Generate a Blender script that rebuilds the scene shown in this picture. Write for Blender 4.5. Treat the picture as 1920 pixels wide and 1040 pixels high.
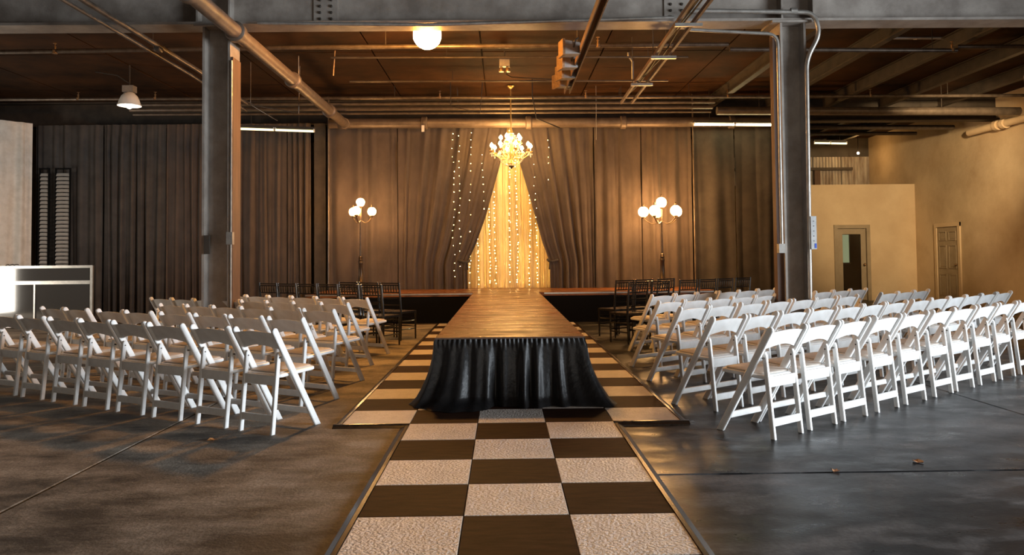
import bpy, math, random
from mathutils import Vector, Matrix
R = random.Random(7)
sc = bpy.context.scene
for o in list(bpy.data.objects): bpy.data.objects.remove(o)
COL = sc.collection
PI = math.pi

# ------------------------------------------------------------------ camera
H, FPX, X0, YAW, PITCH, ROLL, SY = 1.30, 1417.4, -0.055, 0.01222, 0.03494, -0.00995, -87.49
def basis():
    cy, sy, cp, sp = math.cos(YAW), math.sin(YAW), math.cos(PITCH), math.sin(PITCH)
    f = Vector((sy*cp, cy*cp, sp)); r = Vector((cy, -sy, 0)); u = r.cross(f)
    cr, sr = math.cos(ROLL), math.sin(ROLL)
    return r*cr+u*sr, u*cr-r*sr, f
CR, CU, CF = basis(); CAM = Vector((X0, 0, H))
cd = bpy.data.cameras.new('camera'); cam = bpy.data.objects.new('camera', cd); COL.objects.link(cam)
m = Matrix.Identity(4)
for i in range(3):
    m[i][0], m[i][1], m[i][2], m[i][3] = CR[i], CU[i], -CF[i], CAM[i]
cam.matrix_world = m
cd.sensor_width = 36; cd.lens = FPX/1920*36; cd.shift_y = SY/1920; cd.clip_end = 200; cd.clip_start = 0.05
sc.camera = cam
def ray(u, v): return CR*((u-960)/FPX) - CU*((v-520-SY)/FPX) + CF
def aty(u, v, y): d = ray(u, v); return CAM + d*(y/d.y)
def atz(u, v, z): d = ray(u, v); return CAM + d*((z-H)/d.z)
def atx(u, v, x): d = ray(u, v); return CAM + d*((x-X0)/d.x)

# ------------------------------------------------------------------ world, daylight, exposure
w = bpy.data.worlds.new('world'); sc.world = w; w.use_nodes = True
w.node_tree.nodes['Background'].inputs[0].default_value = (0.55, 0.6, 0.7, 1)
w.node_tree.nodes['Background'].inputs[1].default_value = 0.02
def area(name, loc, aim, sx, sy, power, col, spread=PI):
    l = bpy.data.lights.new(name, 'AREA'); l.shape = 'RECTANGLE'; l.size = sx; l.size_y = sy
    l.energy = power; l.color = col; l.spread = spread
    o = bpy.data.objects.new(name, l); COL.objects.link(o); o.location = loc
    o.rotation_euler = (Vector(aim)-Vector(loc)).to_track_quat('-Z', 'Y').to_euler()
    return o
# daylight in the open loading doors of the right, rear and left walls (all outside the view)
area('daylight_loading_door', (11.42, 2.3, 1.95), (0, 2.3, 1.95), 6.4, 3.7, 1850, (0.83, 0.92, 1.0), 2.2)
area('daylight_entrance_door', (1.5, -5.92, 1.6), (1.5, 5, 1.6), 4.8, 3.0, 180, (1.0, 0.88, 0.74))
area('daylight_side_door', (-12.42, 11.4, 1.35), (0, 11.4, 1.35), 1.5, 2.6, 240, (1.0, 0.91, 0.78))
vs = sc.view_settings
vs.view_transform = 'Standard'; vs.look = 'None'; vs.gamma = 1; vs.exposure = -0.15; vs.use_curve_mapping = False

# ------------------------------------------------------------------ materials
def mat(name, col, rough=0.6, metal=0.0, col2=None, scale=6.0, detail=4.0, bump=0.0, bscale=None, stretch=(1, 1, 1), spec=0.5,
        lo=0.35, hi=0.65, emit=None, estr=0.0, sheen=0.0, trans=0.0, coat=0.0, rough2=None, bdist=0.02):
    M = bpy.data.materials.new(name); M.use_nodes = True
    nt = M.node_tree; N = nt.nodes; L = nt.links; b = N['Principled BSDF']
    b.inputs['Base Color'].default_value = (*col, 1); b.inputs['Roughness'].default_value = rough
    b.inputs['Metallic'].default_value = metal; b.inputs['Specular IOR Level'].default_value = spec
    b.inputs['Transmission Weight'].default_value = trans; b.inputs['Coat Weight'].default_value = coat
    b.inputs['Sheen Weight'].default_value = sheen
    if emit: b.inputs['Emission Color'].default_value = (*emit, 1); b.inputs['Emission Strength'].default_value = estr
    if col2 or bump:
        tc = N.new('ShaderNodeTexCoord'); mp = N.new('ShaderNodeMapping'); mp.inputs['Scale'].default_value = stretch
        L.new(tc.outputs['Object'], mp.inputs['Vector'])
    if col2:
        n = N.new('ShaderNodeTexNoise'); n.inputs['Scale'].default_value = scale; n.inputs['Detail'].default_value = detail
        n.inputs['Roughness'].default_value = 0.62
        L.new(mp.outputs[0], n.inputs['Vector'])
        r = N.new('ShaderNodeValToRGB'); r.color_ramp.elements[0].position = lo; r.color_ramp.elements[1].position = hi
        r.color_ramp.elements[0].color = (*col, 1); r.color_ramp.elements[1].color = (*col2, 1)
        L.new(n.outputs['Fac'], r.inputs['Fac']); L.new(r.outputs['Color'], b.inputs['Base Color'])
        if rough2 is not None:
            mr = N.new('ShaderNodeMapRange'); mr.inputs['From Min'].default_value = lo; mr.inputs['From Max'].default_value = hi
            mr.inputs['To Min'].default_value = rough; mr.inputs['To Max'].default_value = rough2
            L.new(n.outputs['Fac'], mr.inputs['Value']); L.new(mr.outputs[0], b.inputs['Roughness'])
    if bump:
        n2 = N.new('ShaderNodeTexNoise'); n2.inputs['Scale'].default_value = bscale or scale*4; n2.inputs['Detail'].default_value = 3
        L.new(mp.outputs[0], n2.inputs['Vector'])
        bp = N.new('ShaderNodeBump'); bp.inputs['Strength'].default_value = bump; bp.inputs['Distance'].default_value = bdist
        L.new(n2.outputs['Fac'], bp.inputs['Height']); L.new(bp.outputs[0], b.inputs['Normal'])
    return M
def emis(name, col, s):
    M = bpy.data.materials.new(name); M.use_nodes = True; nt = M.node_tree
    for n in list(nt.nodes):
        if n.type != 'OUTPUT_MATERIAL': nt.nodes.remove(n)
    e = nt.nodes.new('ShaderNodeEmission'); e.inputs[0].default_value = (*col, 1); e.inputs[1].default_value = s
    nt.links.new(e.outputs[0], nt.nodes['Material Output'].inputs[0]); return M

M = {}
M['resin'] = mat('white_resin', (0.80, 0.80, 0.79), 0.38, col2=(0.70, 0.69, 0.67), scale=9)
M['vinyl'] = mat('vinyl_pad', (0.58, 0.52, 0.46), 0.5, col2=(0.48, 0.42, 0.36), scale=12, bump=0.1, bscale=90)
M['bolt'] = mat('dark_bolt', (0.08, 0.07, 0.06), 0.4, 0.8)
M['black_wood'] = mat('black_lacquer', (0.012, 0.011, 0.010), 0.22, col2=(0.02, 0.018, 0.016), scale=20, coat=0.3)
M['tile_light'] = mat('hammered_light_tile', (0.66, 0.59, 0.53), 0.34, col2=(0.56, 0.49, 0.43), scale=14, bump=0.9, bscale=62, bdist=0.012, stretch=(1, 1, 1))
M['tile_dark'] = mat('dark_wood_tile', (0.016, 0.007, 0.004), 0.6, spec=0.06, col2=(0.042, 0.018, 0.009), scale=5, detail=8, stretch=(1, 5, 1), bump=0.12, bscale=60)
M['trim_black'] = mat('black_edge_ramp', (0.015, 0.012, 0.010), 0.25, 0.3, col2=(0.05, 0.03, 0.018), scale=18)
M['deck'] = mat('stained_plywood', (0.27, 0.10, 0.032), 0.27, spec=0.35, col2=(0.06, 0.023, 0.008), scale=2.2, detail=10, stretch=(0.8, 3.5, 1), bump=0.1, bscale=30, rough2=0.55, lo=0.42, hi=0.62)
M['satin_black'] = mat('black_satin', (0.008, 0.0075, 0.008), 0.42, spec=0.3, col2=(0.014, 0.013, 0.013), scale=7, bump=0.15, bscale=26, bdist=0.03)
M['drape'] = mat('charcoal_drape', (0.042, 0.029, 0.022), 0.8, col2=(0.070, 0.049, 0.038), scale=3.0, detail=8, sheen=0.15, bump=0.12, bscale=160, stretch=(1, 1, 0.6))
M['drape_dark'] = mat('black_drape', (0.034, 0.028, 0.024), 0.85, col2=(0.058, 0.048, 0.041), scale=3.0, detail=8, bump=0.12, bscale=160)
M['white_drape'] = mat('white_linen_drape', (0.62, 0.58, 0.52), 0.8, col2=(0.50, 0.46, 0.40), scale=5, bump=0.1, bscale=120)
M['cream'] = mat('cream_sheer', (0.80, 0.68, 0.44), 0.7, col2=(0.70, 0.56, 0.34), scale=4, stretch=(3, 3, 0.3))
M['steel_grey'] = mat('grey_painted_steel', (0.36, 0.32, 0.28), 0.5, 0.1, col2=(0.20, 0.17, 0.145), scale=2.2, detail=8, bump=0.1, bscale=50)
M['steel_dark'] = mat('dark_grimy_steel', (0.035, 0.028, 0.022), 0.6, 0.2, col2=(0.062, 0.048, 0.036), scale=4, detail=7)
M['pipe_brown'] = mat('brown_painted_pipe', (0.14, 0.105, 0.08), 0.45, 0.2, col2=(0.085, 0.062, 0.046), scale=5, detail=7, bump=0.08, bscale=40)
M['pipe_dark'] = mat('dark_pipe', (0.075, 0.058, 0.045), 0.42, 0.3, col2=(0.13, 0.10, 0.075), scale=7, detail=6)
M['pipe_grimy'] = mat('grimy_grey_pipe', (0.15, 0.12, 0.095), 0.36, 0.5, col2=(0.08, 0.06, 0.045), scale=8, detail=6)
M['galv'] = mat('galvanised_conduit', (0.42, 0.40, 0.37), 0.38, 0.6, col2=(0.30, 0.28, 0.25), scale=9)
M['brass'] = mat('old_brass_sprinkler', (0.38, 0.24, 0.12), 0.4, 0.7, col2=(0.25, 0.15, 0.08), scale=20)
M['rust'] = mat('rust_brown_board', (0.12, 0.062, 0.036), 0.6, col2=(0.07, 0.036, 0.022), scale=4, detail=7, stretch=(4, 4, 0.5))
M['ceiling'] = mat('dark_roof_deck', (0.055, 0.023, 0.008), 0.85, spec=0.15, col2=(0.018, 0.009, 0.004), scale=1.1, detail=9, bump=0.15, bscale=18)
M['beige'] = mat('beige_plaster', (0.66, 0.52, 0.34), 0.75, col2=(0.58, 0.44, 0.28), scale=1.6, detail=9, bump=0.1, bscale=30)
M['beige_dirty'] = mat('weathered_beige_plaster', (0.60, 0.48, 0.32), 0.8, col2=(0.42, 0.31, 0.19), scale=0.9, detail=10, bump=0.2, bscale=14, lo=0.4, hi=0.72)
M['door'] = mat('tan_door_paint', (0.36, 0.29, 0.20), 0.5, col2=(0.30, 0.24, 0.16), scale=3)
M['corr'] = mat('pale_corrugated_metal', (0.48, 0.44, 0.38), 0.5, 0.2, col2=(0.24, 0.19, 0.15), scale=2.5, detail=9, stretch=(3, 3, 0.5))
M['dark_wall'] = mat('dark_block_wall', (0.10, 0.085, 0.07), 0.8, col2=(0.06, 0.05, 0.042), scale=1.2, detail=8)
M['glass_dark'] = mat('door_glass', (0.9, 0.9, 0.9), 0.02, trans=1.0)
M['alu'] = mat('brushed_aluminium', (0.62, 0.60, 0.56), 0.32, 0.85, col2=(0.50, 0.48, 0.45), scale=12)
M['plexi'] = mat('ribbed_clear_plastic', (0.05, 0.047, 0.043), 0.08, spec=1.0, coat=0.6)
M['black'] = mat('matt_black', (0.004, 0.004, 0.004), 0.8, spec=0.1)
M['enamel'] = mat('white_enamel', (0.70, 0.66, 0.60), 0.35)
M['grey_case'] = mat('grey_lamp_case', (0.30, 0.27, 0.24), 0.45, 0.3, col2=(0.22, 0.20, 0.18), scale=8)
M['louver'] = mat('grey_louver', (0.42, 0.40, 0.36), 0.5, col2=(0.28, 0.26, 0.24), scale=6)
M['blue'] = mat('blue_sticker', (0.02, 0.09, 0.55), 0.5)
M['panel_white'] = mat('pale_grey_box', (0.55, 0.56, 0.55), 0.45, col2=(0.42, 0.43, 0.43), scale=10)
M['iron'] = mat('dark_bronze', (0.10, 0.07, 0.045), 0.35, 0.7, col2=(0.06, 0.042, 0.028), scale=12)
M['gold'] = mat('gilt_metal', (0.75, 0.50, 0.18), 0.28, 0.9)
M['crystal'] = mat('crystal', (1.0, 0.93, 0.78), 0.06, trans=0.35, spec=0.8)
M['wire'] = mat('black_wire', (0.02, 0.016, 0.012), 0.6)
M['e_flood'] = emis('flood_glow', (1.0, 0.44, 0.09), 520)
M['e_candle'] = emis('candle_glow', (1.0, 0.56, 0.19), 360)
M['e_globe'] = emis('globe_glow', (1.0, 0.52, 0.18), 150)
M['e_fairy'] = emis('fairy_glow', (1.0, 0.62, 0.21), 70)
M['e_tube'] = emis('tube_glow', (1.0, 0.86, 0.44), 26)
M['e_tube_dim'] = emis('dim_tube_glow', (1.0, 0.84, 0.42), 3.0)
M['e_bulb'] = emis('high_bay_glow', (1.0, 0.93, 0.80), 16)
M['e_warm'] = emis('added_floodlight_glow', (1.0, 0.70, 0.36), 60)  # lens glow of the added floodlight outside the view
M['e_win'] = emis('daylit_window', (0.55, 0.62, 0.34), 0.5)
# sheer cloth lets the fairy lights through
_n = M['cream'].node_tree; _b = _n.nodes['Principled BSDF']; _t = _n.nodes.new('ShaderNodeBsdfTranslucent'); _t.inputs[0].default_value = (0.85, 0.70, 0.42, 1)
_x = _n.nodes.new('ShaderNodeMixShader'); _x.inputs[0].default_value = 0.45
_n.links.new(_b.outputs[0], _x.inputs[1]); _n.links.new(_t.outputs[0], _x.inputs[2]); _n.links.new(_x.outputs[0], _n.nodes['Material Output'].inputs[0])
# floor: brown dusty concrete on the left of the dance floor, dark sealed concrete on the right (two pours)
def concrete(name, c1, c2, c3, r1, r2, bump):
    Mt = mat(name, c1, r1); nt = Mt.node_tree; N = nt.nodes; L = nt.links; b = N['Principled BSDF']
    tc = N.new('ShaderNodeTexCoord')
    def noise(s, d, st=(1, 1, 1)):
        mp = N.new('ShaderNodeMapping'); mp.inputs['Scale'].default_value = st; L.new(tc.outputs['Object'], mp.inputs['Vector'])
        n = N.new('ShaderNodeTexNoise'); n.inputs['Scale'].default_value = s; n.inputs['Detail'].default_value = d
        n.inputs['Roughness'].default_value = 0.65; L.new(mp.outputs[0], n.inputs['Vector']); return n
    a = noise(0.75, 9, (1, 1.7, 1)); f = noise(2.6, 10, (0.8, 1.4, 1)); g = noise(46, 4)
    r = N.new('ShaderNodeValToRGB'); e = r.color_ramp.elements
    e[0].position = 0.42; e[1].position = 0.60; e[0].color = (*c1, 1); e[1].color = (*c3, 1)
    k = e.new(0.5); k.color = (*c2, 1)
    mx = N.new('ShaderNodeMath'); mx.operation = 'MULTIPLY_ADD'; mx.inputs[1].default_value = 0.5; 
    m2 = N.new('ShaderNodeMath'); m2.operation = 'MULTIPLY'; m2.inputs[1].default_value = 0.5
    L.new(f.outputs['Fac'], m2.inputs[0]); L.new(a.outputs['Fac'], mx.inputs[0]); L.new(m2.outputs[0], mx.inputs[2])
    L.new(mx.outputs[0], r.inputs['Fac'])
    hs = N.new('ShaderNodeMixRGB'); hs.blend_type = 'MULTIPLY'; hs.inputs[0].default_value = 0.75
    rg = N.new('ShaderNodeValToRGB'); rg.color_ramp.elements[0].position = 0.3; rg.color_ramp.elements[1].position = 0.62
    rg.color_ramp.elements[0].color = (0.45, 0.45, 0.45, 1)
    L.new(g.outputs['Fac'], rg.inputs['Fac']); L.new(r.outputs[0], hs.inputs[1]); L.new(rg.outputs[0], hs.inputs[2])
    L.new(hs.outputs[0], b.inputs['Base Color'])
    mr = N.new('ShaderNodeMapRange'); mr.inputs['From Min'].default_value = 0.38; mr.inputs['From Max'].default_value = 0.62
    mr.inputs['To Min'].default_value = r1; mr.inputs['To Max'].default_value = r2
    L.new(f.outputs['Fac'], mr.inputs['Value']); L.new(mr.outputs[0], b.inputs['Roughness'])
    bp = N.new('ShaderNodeBump'); bp.inputs['Strength'].default_value = bump; bp.inputs['Distance'].default_value = 0.01
    L.new(g.outputs['Fac'], bp.inputs['Height']); L.new(bp.outputs[0], b.inputs['Normal'])
    return Mt
M['conc_l'] = concrete('brown_dusty_concrete', (0.045, 0.036, 0.028), (0.19, 0.157, 0.122), (0.39, 0.335, 0.27), 0.66, 0.8, 0.4)
M['conc_r'] = concrete('dark_sealed_concrete', (0.005, 0.005, 0.006), (0.018, 0.018, 0.019), (0.13, 0.128, 0.128), 0.27, 0.5, 0.12)

M['conc_r'].node_tree.nodes['Principled BSDF'].inputs['Specular IOR Level'].default_value = 0.24
M['leaf'] = mat('dry_leaf', (0.35, 0.16, 0.05), 0.7, col2=(0.22, 0.09, 0.03), scale=30)
# ------------------------------------------------------------------ mesh helpers
class MB:
    def __init__(s): s.v = []; s.f = []
    def add(s, vs, fs):
        b = len(s.v); s.v += [tuple(p) for p in vs]; s.f += [tuple(b+i for i in f) for f in fs]; return s
    def box(s, c, d):
        x, y, z = c; a, b, e = d[0]/2, d[1]/2, d[2]/2
        vs = [(x+i*a, y+j*b, z+k*e) for i in (-1, 1) for j in (-1, 1) for k in (-1, 1)]
        return s.add(vs, [(0, 1, 3, 2), (4, 6, 7, 5), (0, 4, 5, 1), (2, 3, 7, 6), (0, 2, 6, 4), (1, 5, 7, 3)])
    def box2(s, a, b): return s.box([(a[i]+b[i])/2 for i in range(3)], [abs(b[i]-a[i]) for i in range(3)])
    def bar(s, p, q, w, h, up=(0, 0, 1), ch=0.0):
        p, q = Vector(p), Vector(q); t = (q-p).normalized(); up = Vector(up)
        if abs(t.dot(up)) > 0.99: up = Vector((0, 1, 0))
        sx = t.cross(up).normalized(); uz = sx.cross(t)
        a, b = w/2, h/2; c = min(ch, a*.9, b*.9)
        sec = [(-a, -b), (a, -b), (a, b), (-a, b)] if c <= 0 else [(-a+c, -b), (a-c, -b), (a, -b+c), (a, b-c), (a-c, b), (-a+c, b), (-a, b-c), (-a, -b+c)]
        n = len(sec)
        vs = [o+sx*i+uz*j for o in (p, q) for i, j in sec]
        return s.add(vs, [tuple(range(n))[::-1], tuple(range(n, 2*n))]+[(i, (i+1) % n, n+(i+1) % n, n+i) for i in range(n)])
    def tube(s, pts, r, seg=10, cap=True):
        pts = [Vector(p) for p in pts]; n = len(pts); rs = r if isinstance(r, (list, tuple)) else [r]*n
        prev = None; vs = []
        for i, p in enumerate(pts):
            t = (pts[min(i+1, n-1)]-pts[max(i-1, 0)]).normalized()
            if prev is None:
                a = Vector((0, 0, 1)) if abs(t.z) < 0.9 else Vector((1, 0, 0)); u = t.cross(a).normalized()
            else: u = (prev - t*prev.dot(t)).normalized()
            prev = u; v = t.cross(u)
            vs += [p+(u*math.cos(2*PI*k/seg)+v*math.sin(2*PI*k/seg))*rs[i] for k in range(seg)]
        fs = [(i*seg+k, i*seg+(k+1) % seg, (i+1)*seg+(k+1) % seg, (i+1)*seg+k) for i in range(n-1) for k in range(seg)]
        if cap: fs += [tuple(range(seg))[::-1], tuple(range((n-1)*seg, n*seg))]
        return s.add(vs, fs)
    def lathe(s, prof, c=(0, 0, 0), seg=16, cap=True):
        vs = [(c[0]+r*math.cos(2*PI*k/seg), c[1]+r*math.sin(2*PI*k/seg), c[2]+z) for r, z in prof for k in range(seg)]
        n = len(prof)
        fs = [(i*seg+k, i*seg+(k+1) % seg, (i+1)*seg+(k+1) % seg, (i+1)*seg+k) for i in range(n-1) for k in range(seg)]
        if cap: fs += [tuple(range(seg))[::-1], tuple(range((n-1)*seg, n*seg))]
        return s.add(vs, fs)
    def sphere(s, c, r, seg=12, rings=8, sz=1.0):
        prof = [(max(1e-4, r*math.sin(PI*i/rings)), -r*sz*math.cos(PI*i/rings)) for i in range(rings+1)]
        return s.lathe(prof, c, seg)
    def octa(s, c, r, rz=None):
        rz = rz or r; x, y, z = c
        return s.add([(x+r, y, z), (x, y+r, z), (x-r, y, z), (x, y-r, z), (x, y, z+rz), (x, y, z-rz)],
                     [(0, 1, 4), (1, 2, 4), (2, 3, 4), (3, 0, 4), (1, 0, 5), (2, 1, 5), (3, 2, 5), (0, 3, 5)])
    def prism(s, poly, x0, x1, ch=0.0):     # polygon in YZ, extruded along X with softened edges
        n = len(poly); cy = sum(p[0] for p in poly)/n; cz = sum(p[1] for p in poly)/n
        def ins(d):
            out = []
            for i in range(n):
                a, b, c = Vector(poly[i-1]), Vector(poly[i]), Vector(poly[(i+1) % n])
                e1, e2 = (b-a).normalized(), (c-b).normalized()
                nn = Vector((-(e1.y+e2.y), e1.x+e2.x)); nn = nn.normalized() if nn.length > 1e-6 else Vector((0, 0))
                k = max(0.4, nn.dot(Vector((-e1.y, e1.x)))); out.append(b+nn*d/k)
            return out
        rings = [(x0, ins(ch)), (x0+ch, poly), (x1-ch, poly), (x1, ins(ch))] if ch > 0 else [(x0, poly), (x1, poly)]
        vs = [(x, p[0], p[1]) for x, P in rings for p in P]; k = len(rings)
        fs = [(i*n+j, i*n+(j+1) % n, (i+1)*n+(j+1) % n, (i+1)*n+j) for i in range(k-1) for j in range(n)]
        fs += [tuple(range(n))[::-1], tuple(range((k-1)*n, k*n))]
        return s.add(vs, fs)
    def grid(s, nu, nv, fn, thick=None):
        vs = [fn(i/nu, j/nv) for j in range(nv+1) for i in range(nu+1)]
        return s.add(vs, [(j*(nu+1)+i, j*(nu+1)+i+1, (j+1)*(nu+1)+i+1, (j+1)*(nu+1)+i) for j in range(nv) for i in range(nu)])
    def mesh(s, name, mt, smooth=True, ang=38):
        me = bpy.data.meshes.new(name); me.from_pydata(s.v, [], s.f); me.materials.append(mt)
        if smooth:
            me.polygons.foreach_set('use_smooth', [True]*len(me.polygons)); me.set_sharp_from_angle(angle=math.radians(ang))
        me.update(); return me
    def build(s, name, mt, parent=None, smooth=True, ang=38, fix=True):
        me = s.mesh(name, mt, smooth, ang)
        if fix:
            import bmesh
            bm = bmesh.new(); bm.from_mesh(me); bmesh.ops.recalc_face_normals(bm, faces=bm.faces); bm.to_mesh(me); bm.free()
        o = bpy.data.objects.new(name, me); COL.objects.link(o); o.parent = parent; return o
def tag(o, label=None, cat=None, group=None, kind=None):
    if label: o['label'] = label
    if cat: o['category'] = cat
    if group: o['group'] = group
    if kind: o['kind'] = kind
    return o
def empty(name, loc=(0, 0, 0), rz=0.0):
    o = bpy.data.objects.new(name, None); o.empty_display_size = 0.1; COL.objects.link(o); o.location = loc; o.rotation_euler.z = rz; return o
def inst(src, name=None, parent=None):
    c = src.copy(); COL.objects.link(c); c.parent = parent; return c
def copy_tree(o, parent=None):
    c = inst(o, parent=parent)
    for ch in list(o.children): copy_tree(ch, c)
    return c
def arc(cx, cy, r, a0, a1, n): return [(cx+r*math.cos(a0+(a1-a0)*i/n), cy+r*math.sin(a0+(a1-a0)*i/n)) for i in range(n+1)]
def struct(o): o['kind'] = 'structure'; return o
ORD = ['first', 'second', 'third', 'fourth', 'fifth', 'sixth', 'seventh', 'eighth', 'ninth', 'tenth', 'eleventh', 'twelfth', 'thirteenth']

# ------------------------------------------------------------------ floor of concrete slabs
CEIL = 4.95; XL, XR, YF, YE = -12.5, 11.5, -6.0, 23.6
fl = MB().box2((XL, YF, -0.30), (XR, YE, -0.14)).build('floor', M['dark_wall'], smooth=False); struct(fl)
def slabs(xs, ys, key):
    for i in range(len(xs)-1):
        for j in range(len(ys)-1):
            g = 0.009
            x0, x1, y0, y1 = xs[i]+g, xs[i+1]-g, ys[j]+g, ys[j+1]-g
            b = MB(); c = 0.006
            b.add([(x0, y0, -0.14), (x1, y0, -0.14), (x1, y1, -0.14), (x0, y1, -0.14), (x0, y0, -c), (x1, y0, -c), (x1, y1, -c), (x0, y1, -c),
                   (x0+c, y0+c, 0), (x1-c, y0+c, 0), (x1-c, y1-c, 0), (x0+c, y1-c, 0)],
                  [(0, 1, 5, 4), (1, 2, 6, 5), (2, 3, 7, 6), (3, 0, 4, 7), (4, 5, 9, 8), (5, 6, 10, 9), (6, 7, 11, 10), (7, 4, 8, 11), (8, 9, 10, 11)])
            b.build('concrete_slab', M[key], fl, smooth=False)
slabs([XL, -7.2, -2.68, 0.62], [YF, 2.2, 12.9, 18.2, YE], 'conc_l')
slabs([0.62, 4.10, 7.9, XR], [YF, -1.0, 4.53, 10.1, 15.6, YE], 'conc_r')

# ------------------------------------------------------------------ ceiling deck, joists, girders, columns
ce = MB().box2((XL, YF, CEIL+0.04), (XR, YE, CEIL+0.24)).build('ceiling', M['ceiling'], smooth=False); struct(ce)
xs = [XL, -9.45, -7.0, -4.65, -2.33, -0.40, 1.75, 3.9, 6.08, 8.2, 10.0, XR]
ys = [YF, 3.0, 10.0, 13.3, 17.4, YE]
for i in range(len(xs)-1):
    for j in range(len(ys)-1):
        g = 0.014
        MB().box2((xs[i]+g, ys[j]+g, CEIL+R.uniform(-.008, .006)), (xs[i+1]-g, ys[j+1]-g, CEIL+0.045)).build('ceiling_panel', M['ceiling'], ce, smooth=False)
for x in (4.75, 6.1, 7.45, 8.8, 10.15):
    j = MB()
    j.box2((x-.06, 10.2, CEIL-.26), (x+.06, YE-.1, CEIL-.235)); j.box2((x-.012, 10.2, CEIL-.235), (x+.012, YE-.1, CEIL-.02)); j.box2((x-.06, 10.2, CEIL-.03), (x+.06, YE-.1, CEIL-.012))
    k = ['nearest the right column', 'second from the right column', 'third from the right column', 'fourth from the right column', 'nearest the beige right wall'][[4.75, 6.1, 7.45, 8.8, 10.15].index(x)]
    tag(j.build('roof_joist', M['steel_dark'], smooth=False), 'dark steel roof joist running away over right seating, '+k, 'joist', 'roof joists')
def girder(name, y, zb, h, bw, mt, label, tw=0.03, ft=0.035, stiff=(), splices=()):
    e = empty(name, (0, y, zb)); tag(e, label, 'beam')
    MB().box2((XL, -tw/2, ft), (XR, tw/2, h-ft)).build('web', mt, e, smooth=False)
    MB().box2((XL, -bw/2, 0), (XR, bw/2, ft)).build('bottom_flange', mt, e, smooth=False)
    MB().box2((XL, -bw/2, h-ft), (XR, bw/2, h)).build('top_flange', mt, e, smooth=False)
    for x in stiff: MB().box2((x-.012, -bw/2+.01, ft), (x+.012, -tw/2, h-ft)).build('stiffener', mt, e, smooth=False)
    for x in splices:
        p = MB().box2((x-.16, -tw/2-.018, ft+.02), (x+.16, -tw/2, h-ft-.02)).build('splice_plate', mt, e, smooth=False)
        for dx in (-.11, -.04, .04, .11) if False else (-.075, .075):
            for k in range(6):
                MB().lathe([(.02, 0), (.02, .016), (.014, .022)], seg=6).build('bolt', M['steel_dark'], p, smooth=False)
                o = bpy.data.objects[-1] if False else p.children[-1]
                o.location = (x+dx, -tw/2-.018, ft+.07+k*.085); o.rotation_euler.x = PI/2
    return e
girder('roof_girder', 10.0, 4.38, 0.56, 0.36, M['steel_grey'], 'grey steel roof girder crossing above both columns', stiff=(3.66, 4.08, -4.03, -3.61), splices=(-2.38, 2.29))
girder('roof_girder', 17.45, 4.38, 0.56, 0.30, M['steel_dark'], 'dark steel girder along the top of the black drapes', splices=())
def column(x, label, flange_w=0.36, depth=0.36):
    e = empty('steel_column', (x, 10.0, 0)); tag(e, label, 'column', 'steel columns')
    zt = 4.378
    hw = depth/2
    MB().box2((-hw, -flange_w/2, .03), (-hw+.03, flange_w/2, zt-.03)).build('flange', M['steel_grey'], e, smooth=False)
    MB().box2((hw-.03, -flange_w/2, .03), (hw, flange_w/2, zt-.03)).build('flange', M['steel_grey'], e, smooth=False)
    MB().box2((-hw+.03, -.012, .03), (hw-.03, .012, zt-.03)).build('web', M['steel_grey'], e, smooth=False)
    MB().box2((-.30, -.25, 0), (.30, .25, .03)).build('base_plate', M['steel_grey'], e, smooth=False)
    MB().box2((-.28, -.22, zt-.03), (.28, .22, zt)).build('cap_plate', M['steel_grey'], e, smooth=False)
    return e
cl = column(-3.77, 'left grey steel column with a brown board on its side')
# the right column stands with its web facing sideways: a broad lit flange faces the room
crt = empty('steel_column', (3.79, 10.0, 0)); tag(crt, 'right grey steel column with conduits and a pale box', 'column', 'steel columns')
MB().box2((-.17, -.19, .03), (-.14, .19, 4.348)).build('flange', M['steel_grey'], crt, smooth=False)
MB().box2((.14, -.19, .03), (.17, .19, 4.348)).build('flange', M['steel_grey'], crt, smooth=False)
MB().box2((-.14, -.02, .03), (.14, .02, 4.348)).build('web', M['steel_grey'], crt, smooth=False)
MB().box2((-.30, -.25, 0), (.30, .25, .03)).build('base_plate', M['steel_grey'], crt, smooth=False)
MB().box2((-.28, -.22, 4.348), (.28, .22, 4.378)).build('cap_plate', M['steel_grey'], crt, smooth=False)
o = MB().box2((-.255, -.14, .1), (-.172, -.02, 4.2)).build('board', M['rust'], crt, smooth=False); tag(o, 'rust brown wooden board')
o = MB().box2((.182, -.17, .1), (.215, .12, 3.95)).build('board', M['rust'], cl, smooth=False); tag(o, 'brown board')
MB().tube([(.20, -.186, .5), (.20, -.186, 3.9)], .014, 8).build('conduit', M['galv'], cl)
MB().box2((.16, -.25, 1.50), (.24, -.18, 1.66)).build('outlet_box', M['galv'], cl, smooth=False)
MB().box2((-.14, -.212, 1.38), (-.07, -.182, 1.62)).build('switch_box', M['steel_dark'], cl, smooth=False)

# ------------------------------------------------------------------ walls
def wallbox(name, a, b, key): return struct(MB().box2(a, b).build(name, M[key], smooth=False))
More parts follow.
